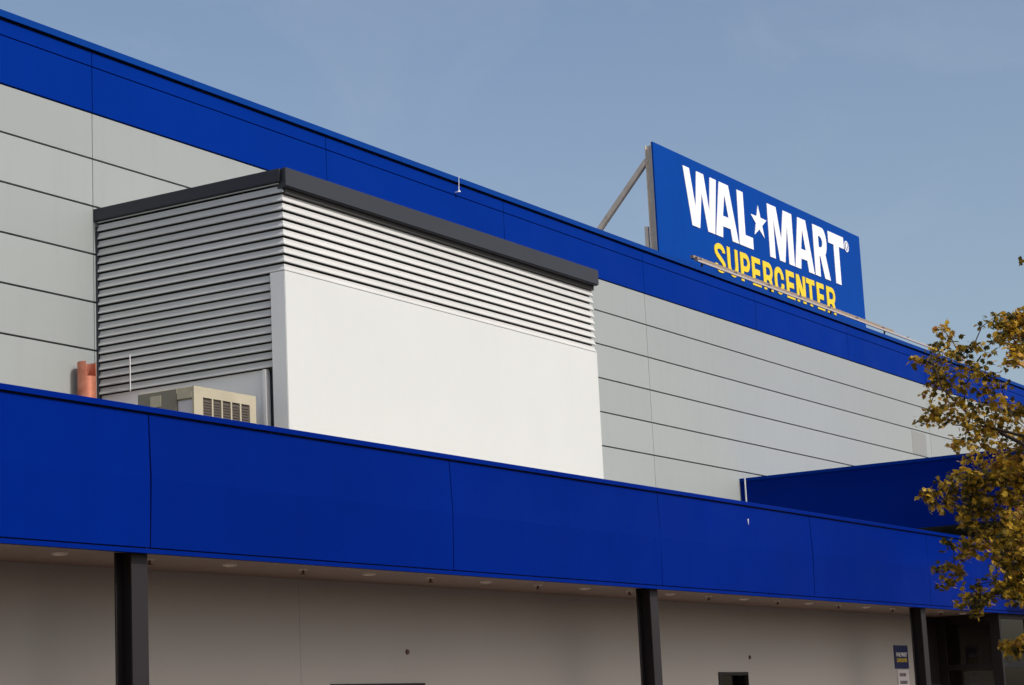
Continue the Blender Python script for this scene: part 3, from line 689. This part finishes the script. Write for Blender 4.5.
# ------------------------------------------------------------------ autumn tree
TIPS = [
    [(15.42, 4.92, 4.54), (15.14, 4.77, 4.49), (14.68, 4.55, 4.41), (14.92, 4.55, 4.46), (15.12, 4.77, 4.4), (14.6, 4.55, 4.31), (14.67, 4.49, 4.32), (14.82, 4.71, 4.26), (14.91, 4.68, 4.3), (14.51, 4.44, 4.23), (14.47, 4.5, 4.12), (14.62, 4.46, 4.17), (14.94, 4.58, 4.13), (14.41, 4.5, 4.01), (14.56, 4.48, 4.02), (15.4, 4.6, 4.95), (14.97, 4.61, 4.43), (14.63, 4.43, 4.35), (14.65, 4.54, 4.27), (14.78, 4.48, 4.3), (14.88, 4.51, 4.16), (14.41, 4.45, 4.07)],
    [(15.69, 5.44, 4.57), (15.46, 5.4, 4.42), (15.65, 5.37, 4.47), (15.61, 5.62, 4.32), (15.58, 5.55, 4.3), (15.94, 5.59, 4.32), (15.62, 5.31, 4.38), (15.98, 5.51, 4.42), (15.5, 5.23, 4.29), (15.39, 5.09, 4.34), (15.32, 5, 4.3), (15.27, 5.08, 4.18), (14.98, 4.85, 4.12), (15.92, 5.45, 4.3), (15.9, 5.6, 4.22), (14.75, 4.84, 4.02), (15.7, 5.51, 4.2), (15.75, 5.45, 4.21), (15.51, 5.29, 4.13), (15.16, 5.02, 4.06), (14.81, 4.84, 3.92), (14.97, 5.05, 3.97), (15.52, 5.39, 4.09), (15.02, 4.78, 3.97), (14.74, 4.77, 3.96), (15.86, 5.59, 4.09), (16.04, 5.74, 4.11), (15.18, 5.19, 3.88), (15.08, 5.1, 3.88), (15.42, 5.37, 3.91), (15.38, 5.42, 3.87), (15.85, 5.66, 3.93), (15.39, 5.46, 3.8), (15.85, 5.72, 3.87), (15.17, 5.3, 3.8), (15.13, 5.19, 3.77), (14.97, 5.04, 3.76), (14.86, 4.94, 3.8), (14.78, 5, 3.6), (14.62, 5.03, 3.53), (15.07, 5.03, 3.6), (14.79, 5.03, 3.5), (15.25, 5.07, 3.53), (15.03, 4.93, 3.57), (14.74, 4.73, 3.8), (15.04, 4.74, 3.82), (15.68, 4.85, 3.89), (15.08, 4.82, 3.73), (15.74, 4.94, 3.8), (15.61, 4.82, 3.81), (15.57, 4.95, 3.7), (15.69, 4.91, 3.66), (15.86, 4.88, 3.7), (15.36, 4.99, 3.52), (15.66, 4.99, 3.59), (16, 4.97, 3.61), (14.95, 5.05, 3.42), (15.57, 5.16, 3.46), (15.68, 5.04, 3.48), (15.61, 4.87, 3.46), (15.18, 5.13, 3.32), (14.84, 5.13, 3.28), (15.12, 5.33, 3.28), (14.98, 5.39, 3.2), (15.03, 5.35, 3.21), (15.31, 5.33, 3.25), (15.68, 5.35, 3.29), (15.52, 5.14, 3.35), (15.82, 5.08, 3.36), (15.47, 4.82, 3.31), (14.97, 4.85, 3.78), (15.12, 4.96, 3.74), (15.03, 4.99, 3.66), (15.52, 5, 3.73), (15.1, 4.78, 3.77), (15.55, 4.86, 3.83), (15.28, 4.98, 3.66), (15.92, 4.92, 3.65), (15.86, 5, 3.55)],
    [(14.98, 5.41, 3.18), (14.93, 5.32, 3.1), (15.42, 5.4, 3.19), (15.25, 5.35, 3.13), (15.71, 5.39, 3.15), (15.99, 5.49, 3.04), (15.87, 5.57, 2.9), (15.64, 5.37, 2.84), (15.55, 5.38, 2.75), (15.7, 5.56, 2.7), (15.85, 5.69, 2.71), (15.84, 5.52, 2.66), (15.83, 5.61, 2.58), (14.95, 5.09, 2.49), (14.89, 5.11, 2.41), (14.99, 5.12, 2.36), (14.69, 4.95, 2.35), (14.76, 4.89, 2.44), (14.94, 4.81, 2.39), (15.36, 4.86, 2.38), (14.82, 5.07, 2.29), (14.92, 5.04, 2.4), (14.86, 4.97, 2.41), (14.8, 4.85, 2.44), (15.36, 4.91, 2.48), (15.85, 5.17, 3.38), (15.61, 5.29, 3.11), (14.89, 4.65, 2.6), (15.65, 4.91, 3.26), (15.89, 5.12, 3.24), (15.2, 4.79, 2.62), (15.46, 4.83, 3.27), (15.23, 5.06, 2.83), (14.74, 4.7, 2.55), (15.38, 4.75, 3.37), (14.71, 4.74, 2.73), (15.99, 5.16, 3.36), (15.99, 5.16, 3.46), (15.41, 4.81, 2.57), (15.42, 4.96, 3.17), (14.68, 4.57, 2.81), (15.05, 4.72, 2.57), (15.66, 5.07, 3.08), (15.08, 4.84, 3), (15.91, 5.33, 3.23), (15.76, 4.9, 3.46), (15.73, 5.36, 2.88), (15.79, 5.25, 2.97), (15.51, 5.04, 3.14), (15.09, 4.62, 3.22), (15.63, 5.09, 3.3), (15.31, 4.88, 3.18), (14.78, 4.89, 2.67), (15.36, 5.09, 2.91), (15.24, 4.7, 3.34), (15.34, 5.19, 3.26), (15.05, 4.76, 2.8), (15.69, 5.22, 3.18), (15.96, 5.36, 3.07), (15.71, 5.37, 2.8), (15.51, 4.87, 2.49), (15.21, 4.86, 2.47), (15.83, 5.38, 3.25), (15.33, 4.76, 2.66), (14.92, 4.81, 2.6), (15.79, 5.21, 3.34), (15.89, 5.16, 3.4), (15.53, 5.26, 3.34), (15.11, 4.75, 3.06), (14.81, 4.56, 2.96), (15.26, 5.16, 3.31), (15.84, 5.01, 3.36), (15.79, 5.38, 3.03), (15.53, 5.25, 2.96), (14.85, 4.68, 2.99), (14.99, 4.62, 2.93), (15.64, 5.21, 3.09), (15.73, 5.35, 3.1), (14.93, 4.68, 2.91), (15.75, 5.34, 3.28), (15.66, 5.19, 3.31), (14.76, 4.58, 2.82), (14.78, 4.54, 2.98), (14.63, 4.56, 2.73), (15.05, 4.76, 2.67), (15.56, 5.01, 3.4), (15.57, 4.88, 2.52), (15.04, 4.98, 2.78), (14.63, 4.61, 2.74), (15, 4.71, 2.89), (14.97, 4.8, 2.73), (15.27, 4.68, 3.36), (15.56, 4.85, 2.48), (15.77, 4.99, 3.47), (15.49, 4.78, 3.34), (14.79, 4.58, 2.72), (15.61, 5.27, 3.35), (15.19, 4.87, 2.87), (15.19, 4.85, 2.5), (15.78, 4.85, 3.49), (15.66, 4.85, 3.37), (14.87, 4.7, 2.62), (14.97, 4.67, 2.86), (15.43, 4.78, 3.25), (15.38, 4.89, 3.13), (14.82, 4.64, 2.63), (15.32, 4.99, 2.93), (15.34, 4.93, 2.97), (14.71, 4.6, 2.78), (15.86, 5.33, 3.17)],
    [(15.86, 5.2, 2.08), (15.84, 5.12, 2.06), (15.57, 4.97, 2.09), (15.83, 5.08, 1.99), (15.6, 4.95, 2.01), (15.98, 5.18, 2.02), (15.86, 4.99, 2.13), (15.55, 4.87, 2.05)]]

tree = thing('autumn_tree', (15.5, 3.75, 0), 'leafy autumn tree turning yellow and brown, reaching in from the right edge', 'tree')
tk = MB()
tk.tube([(15.5,3.75,-0.02),(15.5,3.76,0.15),(15.48,3.78,1.0),(15.52,3.74,1.9),(15.5,3.72,2.6),(15.47,3.75,3.4),(15.5,3.7,4.2),(15.52,3.72,5.0),(15.5,3.7,5.9)],
        [0.15,0.115,0.10,0.09,0.075,0.06,0.045,0.03,0.012], 12)
tk.build('trunk', M['bark'], tree, smooth=True)
limb = MB(); twig_ends = []
def hub_path(a, b, sag=0.08, n=5):
    a = Vector(a); b = Vector(b); r = random.Random(hash((round(a.x,3), round(b.z,3))) & 0xffff)
    out = []
    for i in range(n+1):
        t_ = i/n; p = a.lerp(b, t_)
        p.z += sag*math.sin(math.pi*t_)
        if 0 < i < n: p += Vector((r.uniform(-.03,.03), r.uniform(-.03,.03), r.uniform(-.02,.02)))
        out.append(p)
    return out
limbs = [  # (start on trunk, way points) in metres
    [(15.49,3.73,3.0),(15.42,4.15,3.25),(15.35,4.55,3.42),(15.3,4.85,3.62),(15.28,5.10,3.80),(15.25,5.28,4.02),(15.25,5.34,4.25)],
    [(15.48,3.75,3.5),(15.35,4.1,4.0),(15.2,4.45,4.3),(15.1,4.62,4.45),(15.1,4.66,4.5)],
    [(15.5,3.72,4.1),(15.3,4.1,4.66),(15.2,4.4,4.85),(15.28,4.55,4.92)],
    [(15.5,3.74,2.5),(15.45,4.15,2.8),(15.4,4.55,3.0),(15.4,4.85,3.12),(15.4,5.1,3.2),(15.4,5.25,3.22)],
    [(15.5,3.74,2.3),(15.5,4.2,2.45),(15.5,4.6,2.6),(15.5,4.95,2.75),(15.5,5.15,2.8)],
    [(15.5,3.74,1.95),(15.5,4.2,2.0),(15.5,4.55,2.05),(15.45,4.75,2.08)],
    [(15.49,3.73,2.8),(15.3,4.2,3.3),(15.25,4.6,3.55),(15.2,4.95,3.68),(15.2,5.2,3.72)],
]
nodes = [[], [], [], []]
for li, L_ in enumerate(limbs):
    rad = [0.024*(1-i/(len(L_)-1))**1.3+0.004 for i in range(len(L_))]
    limb.tube(L_, rad, 8)
    pts = []
    for i in range(len(L_)-1):
        a = Vector(L_[i]); b_ = Vector(L_[i+1])
        for q in (0, .33, .66): pts.append(a.lerp(b_, q))
    pts.append(Vector(L_[-1]))
    nodes[0 if li == 1 else 1].extend(pts)
allnodes = nodes[0]+nodes[1]
tips = [Vector((p[0], p[1]-0.045, p[2])) for grp in TIPS for p in grp]
thin = set((round(p[0],2), round(p[1]-0.045,2)) for p in TIPS[1])
fr_ = random.Random(9)
for grp in TIPS[1:3]:
    for p in grp:
        if fr_.random() < (0.0 if grp is TIPS[1] else 0.6) and p[1] < 0.335*p[0]: tips.append(Vector(p)+Vector((fr_.uniform(-.5,.7), fr_.uniform(-.10,.10), fr_.uniform(-.10,.08))))
# crown on the far side of the trunk, out towards the car park
rr = random.Random(5)
backlimbs = []
for i in range(26):
    a_ = rr.uniform(0, 2*math.pi); 
    z0 = rr.uniform(1.9, 5.2); rlen = 1.45*math.sqrt(max(0.15, 1-((z0+0.4-3.9)/2.4)**2))
    e_ = Vector((15.5+math.cos(a_)*rlen, 3.72+math.sin(a_)*rlen, z0+rr.uniform(0.2, 0.6)))
    if e_.y > 0.285*e_.x: continue
    path = hub_path((15.5, 3.73, z0), e_, 0.05)
    limb.tube(path, [0.022*(1-0.8*k_/5)+0.004 for k_ in range(6)], 6)
    backlimbs.append(path); allnodes += path[2:]
for i in range(520):
    path = rr.choice(backlimbs); p = rr.choice(path[2:]).copy()
    p += Vector((rr.gauss(0,.26), rr.gauss(0,.26), rr.gauss(0,.24)))
    if p.y < 0.290*p.x: tips.append(p)
tw = limb; lf = MB(); done = []
LEAF = [(0,-.06),(.10,.02),(.30,-.02),(.26,.16),(.48,.30),(.30,.42),(.34,.62),(.14,.56),(0,.95),(-.14,.56),(-.34,.62),(-.30,.42),(-.48,.30),(-.26,.16),(-.30,-.02),(-.10,.02)]
def leaf(p, size):
    ax = Vector((rr.gauss(0,1), rr.gauss(0,1), rr.gauss(-0.5,0.7))).normalized()      # leaf axis, hanging a little
    nrm = Vector((rr.gauss(0,.6), rr.gauss(-0.35,.6), rr.gauss(0.9,.5)))
    sd_ = ax.cross(nrm).normalized(); nn = sd_.cross(ax).normalized(); curl = rr.uniform(-.25, .45)
    n0 = len(lf.v)
    lf.v.append(tuple(p + ax*(0.3*size)))
    for (u, w) in LEAF:
        q = p + sd_*(u*size*1.05) + ax*(w*size) - nn*(abs(u)**1.5*size*curl) - nn*(w*w*size*0.12)
        lf.v.append(tuple(q))
    K = len(LEAF)
    for k_ in range(K):
        lf.f.append((n0, n0+1+k_, n0+1+(k_+1) % K)); lf.m.append(0)
cl = lambda s_: max(-1.6*s_, min(1.6*s_, rr.gauss(0, s_)))
order = sorted(tips, key=lambda p: min((p-q).length for q in allnodes))
for p in order:
    q = min(allnodes, key=lambda q: (p-q).length + (0.15 if q.x > p.x+2 else 0))
    mid = q.lerp(p, .5) + Vector((rr.uniform(-.02,.02), rr.uniform(-.02,.02), rr.uniform(0,.04)))
    d_ = (p-q).length
    tw.tube([q, mid, p], [0.004+0.004*min(1,d_), 0.0035, 0.0018], 5, caps=False)
    allnodes.append(mid); allnodes.append(p)
    big = rr.uniform(0.7, 1.15)
    for k_ in range(int(rr.uniform(15, 25) if (round(p.x,2), round(p.y,2)) in thin else rr.uniform(26, 42))):
        t_ = rr.random()**0.6
        c_ = mid.lerp(p, min(1.1, t_+0.1)) + Vector((cl(.046*big), cl(.046*big), cl(.028*big)-0.01))
        leaf(c_, rr.uniform(0.030, 0.062))
limb.build('branch', M['bark'], tree, smooth=True)
lf.build('crown', M['leaf'], tree)

# ------------------------------------------------------------------ light
SUN_EL, SUN_AZ = 42.0, -3.5       # azimuth measured from straight in front of the wall, minus = from the left
to_sun = Vector((math.sin(R(SUN_AZ))*math.cos(R(SUN_EL)), -math.cos(R(SUN_AZ))*math.cos(R(SUN_EL)), math.sin(R(SUN_EL))))
sl = bpy.data.lights.new('sun', 'SUN'); sl.energy = 2.45; sl.angle = R(0.53); sl.color = (1.0, 0.97, 0.925)
so_ = bpy.data.objects.new('sun', sl); COL.objects.link(so_)
so_.rotation_euler = to_sun.to_track_quat('Z', 'Y').to_euler(); so_.location = to_sun*100

w = bpy.data.worlds.new('World'); scene.world = w; w.use_nodes = True
nt = w.node_tree; N = nt.nodes; Lk = nt.links
bg = N['Background']; sky = N.new('ShaderNodeTexSky'); sky.sky_type = 'NISHITA'; sky.sun_disc = False
sky.sun_elevation = R(SUN_EL); sky.sun_rotation = math.atan2(to_sun.x, to_sun.y)
sky.altitude = 100; sky.air_density = 1.0; sky.dust_density = 3.6; sky.ozone_density = 0.3
# thin high cirrus
tc = N.new('ShaderNodeTexCoord'); mp = N.new('ShaderNodeMapping'); mp.inputs['Rotation'].default_value = (0.2, 0.3, 0.5); mp.inputs['Scale'].default_value = (2.0, 5.5, 9.0)
no = N.new('ShaderNodeTexNoise'); no.inputs['Scale'].default_value = 1.6; no.inputs['Detail'].default_value = 9; no.inputs['Roughness'].default_value = 0.62; no.inputs['Distortion'].default_value = 0.6
mr = N.new('ShaderNodeMapRange'); mr.inputs['From Min'].default_value = 0.50; mr.inputs['From Max'].default_value = 0.80; mr.inputs['To Max'].default_value = 0.11
mx = N.new('ShaderNodeMix'); mx.data_type = 'RGBA'; mx.inputs['B'].default_value = (4.5, 4.6, 4.8, 1)
Lk.new(tc.outputs['Generated'], mp.inputs['Vector']); Lk.new(mp.outputs['Vector'], no.inputs['Vector']); Lk.new(no.outputs['Fac'], mr.inputs['Value'])
Lk.new(mr.outputs['Result'], mx.inputs['Factor']); Lk.new(sky.outputs[0], mx.inputs['A']); Lk.new(mx.outputs['Result'], bg.inputs['Color'])
bg.inputs['Strength'].default_value = 0.142

# ------------------------------------------------------------------ camera
cam = bpy.data.cameras.new('camera'); co = bpy.data.objects.new('camera', cam); COL.objects.link(co)
cam.sensor_fit = 'HORIZONTAL'; cam.sensor_width = 36; cam.lens = 2086.03/1024*36
cam.clip_start = 0.1; cam.clip_end = 6000
a = Vector((0.51893505,-0.85349848,-0.04739999)); b = Vector((-0.13201491,-0.13480491,0.98203854)); c = Vector((0.84455815,0.50335672,0.18262952))
mm = Matrix(((a.x,b.x,-c.x,0),(a.y,b.y,-c.y,0),(a.z,b.z,-c.z,1.6),(0,0,0,1)))
co.matrix_world = mm
scene.camera = co
vs = scene.view_settings; vs.view_transform = 'Standard'; vs.look = 'None'; vs.gamma = 1; vs.use_curve_mapping = False; vs.exposure = 0.0
scene.render.resolution_x = 1024; scene.render.resolution_y = 685
